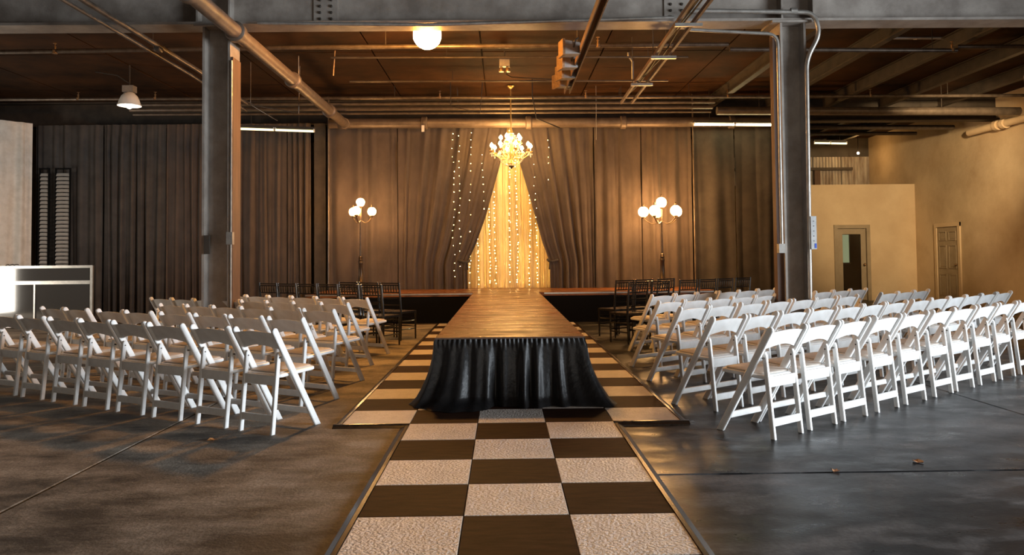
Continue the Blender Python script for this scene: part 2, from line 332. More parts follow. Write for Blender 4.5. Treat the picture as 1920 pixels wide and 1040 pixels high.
# right wall, with the loading door opening y -0.9..5.5 (daylight)
wr = MB(); wr.box2((XR, 5.5, 0), (XR+.25, YE, CEIL)); wr.box2((XR, YF, 0), (XR+.25, -0.9, CEIL)); wr.box2((XR, -0.9, 3.85), (XR+.25, 5.5, CEIL))
struct(wr.build('wall_right', M['beige_dirty'], smooth=False))
wl = MB(); wl.box2((XL-.25, 12.2, 0), (XL, YE, CEIL)); wl.box2((XL-.25, YF, 0), (XL, 10.6, CEIL)); wl.box2((XL-.25, 10.6, 2.7), (XL, 12.2, CEIL))
struct(wl.build('wall_left', M['dark_wall'], smooth=False))
wf = MB(); wf.box2((XL, YF-.25, 0), (-.9, YF, CEIL)); wf.box2((3.9, YF-.25, 0), (XR, YF, CEIL)); wf.box2((-.9, YF-.25, 3.1), (3.9, YF, CEIL))
struct(wf.build('wall_front', M['dark_wall'], smooth=False))
wb = struct(MB().box2((XL, YE, 0), (XR, YE+.2, CEIL)).build('wall_back', M['dark_wall'], smooth=False))
for k in range(5):            # pale ribbed sheets high on the end wall beside the right wall
    x0 = 7.0+k*0.9; b = MB(); n = 9
    def prof(i): return (x0+.01+i*.88/(n*4), YE-.03-(.03 if (i % 4) in (1, 2) else 0))
    pts = [prof(i) for i in range(n*4+1)]
    b.grid(n*4, 1, lambda u, v: (*pts[round(u*n*4)], 2.9+v*1.45))
    b.build('ribbed_sheet', M['corr'], wb, smooth=False, fix=False)
for x in (8.95, 9.8):
    MB().box2((x-.09, YE-.16, 2.9), (x+.09, YE-.065, 4.0)).build('stud', M['rust'], wb, smooth=False)
MB().box2((7.0, YE-.2, 3.92), (10.9, YE-.07, 4.0)).build('girt', M['steel_dark'], wb, smooth=False)
# beige partition with a half-glazed door
PY = 21.0
d0 = aty(1563, 421, PY); dl, dr, dt = 9.19, 10.20, 2.11
p = MB(); p.box2((6.5, PY, 0), (dl+.1, PY+.12, 3.24)); p.box2((dr-.1, PY, 0), (XR, PY+.12, 3.24)); p.box2((dl+.1, PY, dt-.1), (dr-.1, PY+.12, 3.24))
struct(p.build('wall_partition', M['beige'], smooth=False))
struct(MB().box2((6.5, PY+.12, 0), (6.62, YE, 3.2)).build('wall_partition_side', M['beige'], smooth=False))
struct(MB().box2((6.5, PY+.12, 3.16), (XR, YE-.25, 3.24)).build('wall_partition_roof', M['beige'], smooth=False))
dn = empty('door_1', (0, PY, 0)); struct(dn)
f = MB(); f.box2((dl, -.03, 0), (dl+.1, .01, dt)); f.box2((dr-.1, -.03, 0), (dr, .01, dt)); f.box2((dl, -.031, dt-.1), (dr, .011, dt)); f.build('door_frame', M['door'], dn, smooth=False)
f = MB(); a, c = dl+.11, dr-.11
f.box2((a, .02, .01), (a+.14, .06, dt-.11)); f.box2((c-.14, .02, .01), (c, .06, dt-.11)); f.box2((a+.14, .02, dt-.26), (c-.14, .06, dt-.11)); f.box2((a+.14, .02, .01), (c-.14, .06, .28))
f.build('door_leaf', M['door'], dn, smooth=False)
MB().box2((a+.14, .035, .28), (c-.14, .045, dt-.26)).build('glass_pane', M['glass_dark'], dn, smooth=False)
MB().sphere((c-.06, -.03, 1.0), .035).build('door_knob', M['brass'], dn)
for z in (.3, 1.1, 1.8): MB().tube([(a-.002, .01, z-.05), (a-.002, .01, z+.05)], .012, 6).build('hinge', M['galv'], dn)
w0, w1 = aty(1578, 440, YE-.02), aty(1592, 492, YE-.02)
wn = empty('window_1', (0, YE-.02, 0)); struct(wn)
MB().box2((w0.x, -.01, w1.z), (w1.x, .0, w0.z)).build('window_pane', M['e_win'], wn, smooth=False)
f = MB()
for xx in (w0.x-.04, w1.x): f.box2((xx, -.05, w1.z-.04), (xx+.04, .0, w0.z+.04))
for zz in (w1.z-.04, w0.z): f.box2((w0.x, -.05, zz), (w1.x, .0, zz+.04))
f.build('window_frame', M['door'], wn, smooth=False)
# six-panel door in the right wall
ya, yb = 18.92, 20.05
dn = empty('door_2', (XR, 0, 0)); struct(dn)
f = MB(); f.box2((-.04, ya, 0), (-.001, ya+.1, 2.08)); f.box2((-.04, yb-.1, 0), (-.001, yb, 2.08)); f.box2((-.041, ya, 1.98), (-.001, yb, 2.08)); f.build('door_frame', M['beige'], dn, smooth=False)
MB().box2((-.012, ya+.1, 0.01), (-.001, yb-.1, 1.98)).build('door_leaf', M['door'], dn, smooth=False)
ym = (ya+yb)/2
for s in (-1, 1):
    for z0, z1 in ((.2, .75), (.9, 1.5), (1.62, 1.86)):
        ca = ym+s*.215; b = MB()
        b.box2((-.028, ca-.16, z0), (-.012, ca-.14, z1)); b.box2((-.028, ca+.14, z0), (-.012, ca+.16, z1)); b.box2((-.028, ca-.14, z0), (-.012, ca+.14, z0+.02)); b.box2((-.028, ca-.14, z1-.02), (-.012, ca+.14, z1))
        b.box2((-.022, ca-.11, z0+.05), (-.012, ca+.11, z1-.05)); b.build('door_panel', M['door'], dn, smooth=False)
MB().sphere((-.06, ya+.16, 1.0), .03).build('door_knob', M['brass'], dn)
struct(MB().box2((XR-.02, 5.6, 0), (XR-.001, ya, .12)).build('baseboard_right', M['door'], smooth=False))
# pale pipe along the top of the right wall
e = empty('wall_pipe', (0, 0, 0)); tag(e, 'cream pipe with couplings along the top of the right wall', 'pipe')
MB().tube([(XR-.16, 8, 4.22), (XR-.16, 18.2, 4.22)], .085, 12).build('pipe_run', M['beige'], e)
for y in (12.5, 16.9, 17.15): MB().tube([(XR-.16, y-.06, 4.22), (XR-.16, y+.06, 4.22)], .12, 12).build('coupling', M['beige'], e)

# ------------------------------------------------------------------ stage and runway
ZS = 0.60
st = empty('stage', (0.1, 15.1, 0)); tag(st, 'low brown stage platform in front of the drapes', 'stage')
for k in range(8):
    x0 = -4.09+k*1.0225
    MB().box2((x0+.003, 0, ZS-.07), (x0+1.0195, 2.44, ZS)).build('deck_panel', M['deck'], st, smooth=False)
MB().box2((-4.09, .02, 0), (4.09, .05, ZS-.07)).build('front_skirt', M['black'], st, smooth=False)
MB().box2((-4.09, .05, 0), (-4.06, 2.4, ZS-.07)).build('side_skirt', M['black'], st, smooth=False)
MB().box2((4.06, .05, 0), (4.09, 2.4, ZS-.07)).build('side_skirt', M['black'], st, smooth=False)
MB().box2((-4.09, -.012, ZS-.035), (-.66, 0, ZS-.008)).build('edge_strip', M['alu'], st, smooth=False)
MB().box2((.66, -.012, ZS-.035), (4.09, 0, ZS-.008)).build('edge_strip', M['alu'], st, smooth=False)
RWY, RWX = 6.66, 0.652
rw = empty('runway', (0, RWY, 0)); tag(rw, 'long wooden catwalk with ruffled black satin skirt', 'runway')
y = 0.0; LEN = 15.085-RWY
for k, ln in enumerate((2.44, 2.44, 2.44, LEN-7.32)):
    MB().box2((-RWX, y+.003, ZS-.05), (RWX, y+ln-.003, ZS)).build('deck_panel', M['deck'], rw, smooth=False); y += ln
for x in (-.5, .5):
    for yy in (.4, 2.3, 4.3, 6.3, 8.0): MB().box2((x-.03, yy-.03, .02), (x+.03, yy+.03, ZS-.05)).build('leg', M['steel_dark'], rw, smooth=False)
# skirt: runs up the left side, round the front and back up the right side
def skirt():
    path = []; L1 = LEN-.03
    n1, n2 = 240, 300
    for i in range(n1): path.append((-RWX, L1*(1-i/n1), -1, 0))
    for i in range(n2+1): path.append((-RWX+2*RWX*i/n2, 0, 0, -1))
    for i in range(1, n1+1): path.append((RWX, L1*i/n1, 1, 0))
    rr = random.Random(3); ph = [rr.uniform(0, 6.28) for _ in range(12)]
    out = []; NV = 22
    cum = 0; S = [0]
    for i in range(1, len(path)): cum += math.dist(path[i][:2], path[i-1][:2]); S.append(cum)
    for j in range(NV+1):
        t = j/NV
        for i, (x, y, nx, ny) in enumerate(path):
            s = S[i]
            dc = min(math.hypot(x+RWX, y), math.hypot(x-RWX, y)); cor = math.exp(-(dc/.22)**2)
            # outward normal turns smoothly at the corners
            k = cor*.75; sg = -1 if x < 0 else 1
            ax, ay = nx*(1-k)+k*sg*.75, ny*(1-k)+k*(-.35)
            flare = (.02+.12*t**2.2)*(1 if ny else .55) + cor*(.01+.20*t**2.2)
            pl = math.sin(s*33+ph[0]+2.2*math.sin(s*5.1+ph[1]))*.5+math.sin(s*61+ph[2]+1.6*math.sin(s*3.3)+t*.8)*.25+math.sin(s*12+ph[3]+t*.6)*.5
            fine = math.sin(s*150+ph[4]+2*math.sin(s*9))
            off = flare + pl*(.010+.052*t) + fine*.006*max(0, 1-t*6)
            if t < .09: off = .012+fine*.006+.01*math.sin(t/.09*PI)
            z = (ZS-.012)*(1-t)
            if j >= NV-3:     # hem lies on the floor
                q = (j-(NV-3))/3; z = .026+(1-q)*.054+.008*q*math.sin(s*23+ph[5]+q*2)
                off += q*(.03+.02*math.sin(s*11+ph[6]))*(1-.8*cor)
                if ny and -.62 < x < -.12: off += q*.16*math.sin((x+.62)/.5*PI)
                if q == 1: z = .024
            out.append((x+ax*off, y+ay*off, max(z, .024)))
    n = len(path); b = MB()
    b.add(out, [(j*n+i, j*n+i+1, (j+1)*n+i+1, (j+1)*n+i) for j in range(NV) for i in range(n-1)])
    return b
skirt().build('skirt', M['satin_black'], rw, fix=False, ang=80)
b = MB(); b.box2((-RWX-.006, -.012, ZS-.012), (RWX+.006, -.002, ZS+.002)); b.build('edge_strip', M['rust'], rw, smooth=False)

# ------------------------------------------------------------------ dance floor: hammered light and dark wood tiles
T = 0.5265; Y0 = 5.911
df = empty('dance_floor', (0, Y0, 0)); tag(df, 'checkered dance floor of pale and dark brown tiles', 'dance floor')
def tile_mesh(name, mt):
    g, c, h = .0015, .003, .02; a = T/2-g
    b = MB(); b.add([(-a, -a, 0), (a, -a, 0), (a, a, 0), (-a, a, 0), (-a, -a, h-c), (a, -a, h-c), (a, a, h-c), (-a, a, h-c), (-a+c, -a+c, h), (a-c, -a+c, h), (a-c, a-c, h), (-a+c, a-c, h)],
          [(0, 1, 5, 4), (1, 2, 6, 5), (2, 3, 7, 6), (3, 0, 4, 7), (4, 5, 9, 8), (5, 6, 10, 9), (6, 7, 11, 10), (7, 4, 8, 11), (8, 9, 10, 11)])
    return b.mesh(name, mt, smooth=False)
tl, td = tile_mesh('tile', M['tile_light']), tile_mesh('tile', M['tile_dark'])
JMAX = 17
for j in range(-7, JMAX+1):
    for i in ((-2, -1, 0, 1, 2) if j >= 1 else (-1, 0, 1)):
        if j > 3 and i == 0: continue
        o = bpy.data.objects.new('tile', tl if (i+j) % 2 else td); COL.objects.link(o); o.parent = df
        o.location = (i*T, (j-.5)*T, 0)
def ramp(p, q, side):      # low black edging with a sloped outer face; side = outward unit vector
    p, q, s = Vector(p), Vector(q), Vector(side)
    prof = [(0, 0), (0, .024), (.022, .024), (.03, .016), (.062, .003), (.062, 0)]
    vs = [o+s*a+Vector((0, 0, b)) for o in (p, q) for a, b in prof]; n = len(prof)
    return MB().add(vs, [tuple(range(n)), tuple(range(n, 2*n))[::-1]]+[(i, (i+1) % n, n+(i+1) % n, n+i) for i in range(n)])
for s in (-1, 1):
    y = 0
    for ln in (2.4, 2.4, 2.4, JMAX*T-7.2):
        ramp((s*2.5*T, y+.003, 0), (s*2.5*T, y+ln-.003, 0), (s, 0, 0)).build('edge_ramp', M['trim_black'], df, smooth=False); y += ln
    ramp((s*1.5*T, 0, 0), (s*2.5*T+s*.06, 0, 0), (0, -1, 0)).build('edge_ramp', M['trim_black'], df, smooth=False)
    ramp((s*1.5*T, -7.99*T, 0), (s*1.5*T, -.065, 0), (s, 0, 0)).build('edge_ramp', M['trim_black'], df, smooth=False)

# ------------------------------------------------------------------ drapes
def drape(name, x0, x1, y, z0, z1, label, mt, folds=5.0, amp=.05, seed=1, group='black drapes along the back', inner=None, swag=0.0, nu=None, cat='curtain'):
    rr = random.Random(seed); ph = [rr.uniform(0, 6.28) for _ in range(8)]
    W = abs(x1-x0); nu = nu or max(60, int(W*70)); nv = 40
    sgn = 1
    def fn(u, v):
        z = z0+(z1-z0)*v
        xe = x1 if inner is None else inner(z)
        x = x0+(xe-x0)*u
        s = u*W
        f = math.sin(s*folds*2*PI/1.0*.9+ph[0]+1.8*math.sin(s*2.3+ph[1]))*.55 + math.sin(s*folds*2*PI*1.73+ph[2]+1.5*math.sin(s*3.1+ph[3])+.6*math.sin(v*3+ph[6]))*.28 \
            + math.sin(s*3.1+ph[4]+v*1.2)*.5
        f = 1.35*f if f > -.35 else -.47-(f+.35)*.4
        top = 1-.35*max(0, (v-.9)/.1)
        dy = -f*amp*(.75+.35*(1-v))*top
        if swag: dy -= swag*math.sin(PI*min(1, max(0, (v-.55)/.45)))*math.sin(s*4+8*v+ph[5])*.4
        dx = .02*math.sin(s*9+ph[3]+v*2)
        return (x+dx*(1 if 0.02 < u < .98 else 0)-(x0+x1)/2, dy, z-z0)
    b = MB(); b.grid(nu, nv, fn)
    o = b.build(name, mt, fix=False, ang=89); o.location = ((x0+x1)/2, y, z0)
    tag(o, label, cat, group)
    return o
YC = 17.0; ZT = 4.36
D = drape
D('drape', -10.5, -9.0, YC, .02, ZT, 'black drape at far left behind the louvered panels', M['drape_dark'], 3.2, .05, 1)
D('drape', -8.98, -7.6, YC, .02, ZT, 'pleated black drape between louvers and the hanging dome lamp', M['drape_dark'], 5.5, .055, 2)
D('drape', -7.58, -6.2, YC, .02, ZT, 'pleated charcoal drape just left of the left column', M['drape'], 6.0, .05, 3)
D('drape', -6.18, -4.9, YC, .02, ZT, 'charcoal drape under the dim left tube light', M['drape'], 4.2, .055, 4)
D('drape', -4.88, -4.36, YC, .02, ZT, 'narrow bunched drape beside the brown post', M['drape'], 7.0, .055, 5)
D('drape', -3.96, -2.42, YC, .60, ZT, 'smooth brown-lit drape behind the left globe lamp', M['drape'], 2.4, .05, 6, swag=.12)
D('drape', 2.02, 3.08, YC, .60, ZT, 'charcoal drape between tied-back drape and right globe lamp', M['drape'], 2.8, .05, 8, swag=.10)
D('drape', 3.1, 4.22, YC, .60, ZT, 'glowing brown drape behind the right globe lamp', M['drape'], 3.0, .05, 9, swag=.12)
D('drape', 4.28, 5.2, YC, .02, ZT-.12, 'dark drape left half under the bright right tube light', M['drape_dark'], 2.0, .04, 10, swag=.06)
D('drape', 5.22, 6.3, YC, .02, ZT-.12, 'dark drape right half beside the right column', M['drape_dark'], 1.8, .04, 11, swag=.06)
def interp(pts, z):
    pts = sorted(pts)
    if z <= pts[0][0]: return pts[0][1]
    for (a, xa), (b, xb) in zip(pts, pts[1:]):
        if z <= b: return xa+(xb-xa)*(z-a)/(b-a)
    return pts[-1][1]
LP = [(.6, -.86), (1.1, -.86), (1.22, -.84), (1.6, -.66), (2.2, -.44), (2.9, -.24), (3.4, -.10), (4.36, .10)]
RP = [(.6, 1.0), (1.1, 1.0), (1.24, .97), (1.6, .84), (2.2, .68), (2.9, .49), (3.4, .35), (4.36, .14)]
dL = D('drape', -2.4, .10, YC-.02, .60, ZT, 'left tied-back drape with tiny lights beside the glowing opening', M['drape'], 3.2, .055, 7, inner=lambda z: interp(LP, z), swag=.08)
dR = D('drape', 2.0, .14, YC-.02, .60, ZT, 'right tied-back drape beside the glowing opening', M['drape'], 3.4, .055, 17, inner=lambda z: interp(RP, z), swag=.08)
for o, x, s in ((dL, -.9, 1), (dR, 1.04, -1)):
    tb = MB(); cx = x-o.location.x
    tb.tube([(cx-.16*s, .03, .66-.02), (cx-.1*s, -.07, .63), (cx, -.10, .60), (cx+.07*s, -.06, .61), (cx+.09*s, .03, .64)], .028, 8)
    tb.tube([(cx+.05*s, -.07, .60), (cx+.055*s, -.075, .42)], [.012, .022], 6)
    tb.build('tieback', M['drape_dark'], o)
c = D('sheer_drape', -1.02, 1.16, YC+.36, .60, ZT, 'cream sheer drape glowing in the opening behind the runway', M['cream'], 8.0, .085, 21, group=None, nu=320)
# white linen drape at far left, turned towards the camera
wd = drape('white_drape', -1.28, 1.28, 0, 0, 4.34, 'white linen drape at far left edge above the clear panel', M['white_drape'], 3.0, .05, 31, group=None)
a, bq = Vector((-10.42, 16.75)), Vector((-12.2, 14.9)); mid = (a+bq)/2
wd.location = (mid.x, mid.y, .02); wd.rotation_euler.z = math.atan2(a.y-bq.y, a.x-bq.x)
# brown post and thin conduit in the gap
tag(MB().box2((-4.29, YC+.02, 0), (-4.05, YC+.12, 4.36)).build('wall_post', M['steel_dark'], smooth=False), 'dark brown post in the gap between drapes left of the lamp', 'post')
b = MB().tube([(-3.93, YC-.14, .6), (-3.93, YC-.14, CEIL-.01)], .02, 8); tag(b.build('conduit', M['pipe_dark']), 'thin vertical conduit in front of drape left of globe lamp', 'pipe')
b = MB().tube([(4.25, YC-.1, 0.0), (4.25, YC-.1, CEIL-.01)], .018, 8); tag(b.build('conduit', M['pipe_brown']), 'thin vertical conduit in front of drape right of globe lamp', 'pipe')
# louvered panels
for px0, px1, lab in ((75, 90, 'narrow grey louvered panel beside the white drape'), (105, 130, 'wider grey louvered panel in front of the black drape')):
    p0, p1 = aty(px0, 315, YC-.16), aty(px1, 495, YC-.16)
    e = empty('louvered_panel', ((p0.x+p1.x)/2, YC-.16, 0)); tag(e, lab, 'shutter', 'louvered panels'); w2 = (p1.x-p0.x)/2
    z0, z1 = 0.0, p0.z
    for s in (-1, 1): MB().box2((s*w2-.012, -.02, z0), (s*w2+.012, .02, z1)).build('stile', M['black'], e, smooth=False)
    MB().box2((-w2+.012, -.02, z1-.03), (w2-.012, .02, z1)).build('top_rail', M['black'], e, smooth=False)
    sl = MB().bar((-w2+.013, 0, 0), (w2-.013, 0, 0), .012, .07, (0, .55, 1)).mesh('slat', M['louver'], smooth=False)
    n = int((z1-.1)/.088)
    for k in range(n):
        o = bpy.data.objects.new('slat', sl); COL.objects.link(o); o.parent = e; o.location = (0, 0, .06+k*.088)

# ------------------------------------------------------------------ fairy lights
def strand(x, y, z0, z1, label, seed, step=.10, r=.011, wob=.03, group='fairy light strands', hy=.13):
    rr = random.Random(seed); e = empty('fairy_light_strand', (x, y, z1)); tag(e, label, 'string lights', group)
    pts = []; z = 0; L = z1-z0; n = int(L/step); off = 0
    b = MB()
    for k in range(n+1):
        off += rr.uniform(-1, 1)*wob*.4; off *= .9
        p = (off, 0, -k*step); pts.append(p)
        if rr.random() < .9: b.octa((off+rr.uniform(-.012, .012), -.012, -k*step+rr.uniform(-.03, .03)), r*rr.uniform(.8, 1.25))
    pts = [(0, hy, ZT-.01-z1), (0, .3*hy, ZT-.03-z1)]+pts if z1 < ZT-.1 else pts
    MB().tube(pts, .0022, 4, cap=False).build('wire', M['wire'], e)
    o = b.build('bulbs', M['e_fairy'], e, smooth=False); o['kind'] = 'stuff'
k = 0
sx = [-.80, -.62, -.47, -.36, -.22, -.05, .12, .27, .41, .55, .70, .86]
for x in sx:
    zt = interp([(xx, z) for z, xx in LP[2:]] if x < .0 else [(xx, z) for z, xx in RP[2:]], x) if abs(x-.1) > .06 else 4.3
    k += 1; front = k % 3 != 0
    strand(x, YC+(.2 if front else .52), .64, 4.28 if not front else max(1.2, min(4.2, zt+.1)), 'warm fairy light strand %s the glowing sheer drape, %s from the left' % ('over' if front else 'behind', ORD[k-1]), 40+k, step=.085 if front else .07, r=.009 if front else .017, group='fairy lights at the sheer drape', hy=.13 if front else -.13)
for n_, (px, z0, z1, lab) in enumerate(((849, .7, 4.1, 'outermost sparse fairy light strand on left tied-back drape'), (862, 1.1, 4.0, 'second fairy light strand from outside on left drape'), (885, 1.8, 4.1, 'third fairy light strand from outside on left drape'), (905, 2.4, 3.6, 'innermost short fairy light strand on left drape'), (1001, 2.0, 3.4, 'short fairy light strand on right drape nearest opening'), (1029, 2.9, 3.9, 'outer short fairy light strand on right tied-back drape'))):
    strand(aty(px, 350, YC-.12).x, YC-.12, z0, z1, lab, 70+n_, step=.17, r=.0065, wob=.05, group='fairy lights over the dark drapes')

# ------------------------------------------------------------------ chandelier
ch = empty('chandelier', (.14, 15.9, 3.19)); tag(ch, 'gilt crystal chandelier with candle bulbs hanging before the drapes', 'chandelier')
MB().tube([(0, 0, .78), (0, 0, CEIL-3.19-.03)], .012, 8).build('rod', M['gold'], ch)
MB().lathe([(.08, -.03), (.06, -.06), (.02, -.09)], (0, 0, CEIL-3.19), 16).build('canopy', M['gold'], ch)
MB().lathe([(.01, .02), (.05, .04), (.07, .09), (.03, .15), (.025, .22), (.06, .28), (.06, .34), (.02, .42), (.02, .55), (.05, .62), (.03, .70), (.012, .80)], (0, 0, 0), 16).build('stem', M['gold'], ch)
MB().lathe([(.005, -.03), (.03, 0), (.06, .02), (.05, .05)], (0, 0, 0), 12).build('finial', M['iron'], ch)
for tier, (n, rad, zc) in enumerate(((8, .42, .40), (5, .22, .58))):
    for k in range(n):
        a = 2*PI*k/n+.2+tier*.3; ca, sa = math.cos(a), math.sin(a)
        arm = MB().tube([(ca*rad*t, sa*rad*t, .30+tier*.12+(-.12*math.sin(t*PI)+(zc-.30-tier*.12-.06)*t**2)) for t in [i/8 for i in range(9)]], .010, 6).build('arm', M['gold'], ch)
        x, y = ca*rad, sa*rad
        MB().lathe([(.01, -.02), (.045, .0), (.05, .012), (.02, .014)], (x, y, zc-.06), 10).build('drip_cup', M['gold'], arm)
        MB().lathe([(.013, 0), (.013, .07)], (x, y, zc-.05), 8).build('candle', M['enamel'], arm)
        MB().lathe([(.010, 0), (.036, .025), (.036, .055), (.003, .10)], (x, y, zc+.02), 8).build('bulb', M['e_candle'], arm)
        c = MB()
        for q in range(4): c.octa((x+.03*math.cos(q*1.57), y+.03*math.sin(q*1.57), zc-.11), .012, .026)
        c.octa((x, y, zc-.15), .015, .034); c.build('crystal_drops', M['crystal'], arm, smooth=False)
def beads(name, fn, n, r):
    b = MB()
    for i in range(n): b.octa(fn(i/max(1, n-1)), r)
    o = b.build(name, M['crystal'], ch, smooth=False); o['kind'] = 'stuff'
for k in range(14):
    a = 2*PI*k/14
    beads('crystal_strand', lambda t, a=a: (math.cos(a)*(.05+.25*t**.7), math.sin(a)*(.05+.25*t**.7), .72-.44*t-.08*math.sin(t*PI)), 16, .011)
    beads('crystal_basket', lambda t, a=a: (math.cos(a)*(.25*math.cos(t*1.5)+.02), math.sin(a)*(.25*math.cos(t*1.5)+.02), .28-.24*math.sin(t*1.5)), 13, .012)
beads('crystal_ring', lambda t: (.30*math.cos(t*2*PI), .30*math.sin(t*2*PI), .28), 44, .014)

# ------------------------------------------------------------------ globe street lamps on the stage
def street_lamp(x, y, label, ng, rad, gr, zc):
    e = empty('globe_lamp', (x, y, ZS)); tag(e, label, 'floor lamp', 'globe street lamps')
    MB().lathe([(.17, 0), (.17, .03), (.13, .06), (.10, .10), (.085, .14), (.09, .17), (.055, .22), (.042, .58), (.055, .60), (.055, .63), (.034, .66), (.03, .70)], seg=16).build('base', M['iron'], e)
    MB().lathe([(.022, .69), (.018, zc-ZS+.02)], seg=12).build('pole', M['iron'], e)
    MB().lathe([(.045, .0), (.05, .025), (.035, .05), (.045, .07), (.03, .09)], (0, 0, .66), 14).build('collar', M['iron'], e)
    zt = zc-ZS
    def globe(p, par):
        MB().lathe([(.012, -gr-.03), (.05, -gr-.012), (.045, -gr+.015)], p, 10).build('globe_holder', M['iron'], par)
        MB().sphere(p, gr, 16, 10).build('globe', M['e_globe'], par)
        MB().lathe([(.03, gr-.006), (.015, gr+.02), (.02, gr+.035), (.003, gr+.07)], p, 8).build('finial', M['iron'], par)
    for k in range(ng):
        a = 2*PI*k/ng+.35; ca, sa = math.cos(a), math.sin(a)
        arm = MB().tube([(ca*rad*t, sa*rad*t, zt-.22-.09*math.sin(t*PI)+.06*t) for t in [i/8 for i in range(9)]], .011, 6).build('arm', M['iron'], e)
        globe((ca*rad, sa*rad, zt-.13+gr), arm)
    top = MB().tube([(0, 0, zt), (0, 0, zt+.05)], .02, 8).build('top_stem', M['iron'], e)
    globe((0, 0, zt+.06+gr), top)
street_lamp(-3.06, 16.0, 'left globe lamp on a dark post before the drapes', 3, .24, .09, 2.34)
street_lamp(3.32, 16.0, 'right globe lamp with five bright globes before the drapes', 5, .38, .11, 2.26)

# ------------------------------------------------------------------ ceiling services
def pipe(pts, r, mt, label, name='pipe', seg=12, couplings=(), group=None, cat='pipe', heads=(), hang=()):
    e = empty(name, (0, 0, 0)); tag(e, label, cat, group)
    MB().tube(pts, r, seg).build('pipe_run', mt, e)
    p0, p1 = Vector(pts[0]), Vector(pts[-1]); d = (p1-p0).normalized()
    for t in couplings:
        c = p0+(p1-p0)*t; MB().tube([c-d*.07, c-d*.05, c+d*.05, c+d*.07], [r*1.05, r*1.35, r*1.35, r*1.05], seg).build('coupling', mt, e)
    for x in heads:
        t = (x-p0.x)/(p1.x-p0.x); c = p0+(p1-p0)*t
        h = MB().lathe([(r*1.2, -r*.6), (r*1.2, r*.9), (.016, r*1.1), (.016, r+.05), (.022, r+.052), (.022, r+.062), (.008, r+.07), (.008, r+.10), (.03, r+.104), (.03, r+.11)], c, 8).build('sprinkler_head', M['brass'], e)
    for x in hang:
        t = (x-p0.x)/(p1.x-p0.x); c = p0+(p1-p0)*t
        MB().tube([c+Vector((0, 0, r)), (c.x, c.y, CEIL-.02)], .006, 6).build('hanger_rod', M['steel_dark'], e)
    return e
pipe([(-3.465, 2.0, 4.23), (-3.465, 16.35, 4.23)], .098, M['pipe_brown'], 'fat brown pipe running back above the left column', couplings=(.43, .535, .72, .9), seg=18)
pipe([(-3.85, 16.6, 4.28), (6.6, 16.6, 4.24)], .11, M['pipe_brown'], 'fat horizontal brown pipe along the top of the drapes', seg=16, couplings=(.2, .42, .62, .85))
b = MB().tube([(-3.465, 16.3, 4.23), (-3.50, 16.5, 4.245), (-3.6, 16.6, 4.27)], .118, 14); tag(b.build('pipe_elbow', M['pipe_brown']), 'brown pipe elbow where the two fat pipes meet', 'pipe')
pipe([(-4.72, 2.0, 4.22), (-4.72, 11.6, 4.22), (-4.72, 13.8, 4.16)], .034, M['pipe_grimy'], 'upper of two slim conduits running back at upper left', couplings=(.7, .86))
pipe([(-4.86, 2.0, 4.17), (-4.86, 11.6, 4.17), (-4.86, 14.2, 4.10)], .024, M['pipe_grimy'], 'lower of two slim conduits running back at upper left')
pipe([(-12.3, 12.0, 4.60), (-3.0, 12.0, 4.68), (3.6, 12.0, 4.68)], .036, M['pipe_grimy'], 'near sprinkler pipe crossing under the ceiling', heads=(-7.15, 1.5), hang=(-9.5, -5.6, -1.9, 2.6))
pipe([(3.62, 12.0, 4.60), (7.3, 12.0, 4.56)], .036, M['pipe_grimy'], 'near sprinkler pipe right of the right column', heads=(7.22,), hang=(6.9,))
pipe([(7.3, 12.0, 4.62), (11.3, 12.0, 4.60)], .036, M['pipe_grimy'], 'near sprinkler pipe end by the right wall', hang=(9.0,))
pipe([(-12.3, 15.8, 4.70), (11.3, 15.8, 4.62)], .034, M['pipe_grimy'], 'rear sprinkler pipe crossing above the drapes', heads=(-8.9, -7.3, -1.35, 1.72, 4.72, 7.75), hang=(-6.2, -2.3, 3.9, 9.4))
for i, (y, z, r, lab) in enumerate(((16.0, 4.60, .03, 'upper dark conduit in the bundle above the drapes'), (16.15, 4.52, .04, 'thick dark conduit in the bundle above the drapes'), (16.3, 4.45, .025, 'lowest thin conduit in the bundle above the drapes'), (13.0, 4.78, .018, 'thin dark conduit crossing the glowing ceiling'), (14.6, 4.74, .018, 'thin dark conduit crossing behind the track spotlights'))):
    pipe([(-8.0 if i < 3 else -3.0, y, z), (4.5 if i < 3 else 3.2, y, z-.03)], r, M['pipe_dark'], lab, seg=8, hang=(-1.0, 2.5))
pipe([(4.6, 16.2, 4.42), (11.2, 16.2, 4.36)], .09, M['pipe_dark'], 'dark duct pipe behind the right column', hang=(6.0, 9.5))
pipe([(4.6, 18.6, 4.5), (11.2, 18.6, 4.42)], .06, M['pipe_dark'], 'dark pipe far behind over the beige partition', hang=(6.0, 9.5))
pipe([(4.6, 20.3, 4.6), (11.2, 20.3, 4.55)], .05, M['pipe_dark'], 'furthest dark pipe over the beige partition', hang=(6.0, 9.5))
# slim grey pipe along the girder face
pipe([(-3.2, 9.72, 4.36), (-1.0, 9.74, 4.33), (2.2, 9.72, 4.40)], .022, M['galv'], 'slim sagging grey conduit along the lower edge of the girder', seg=8)
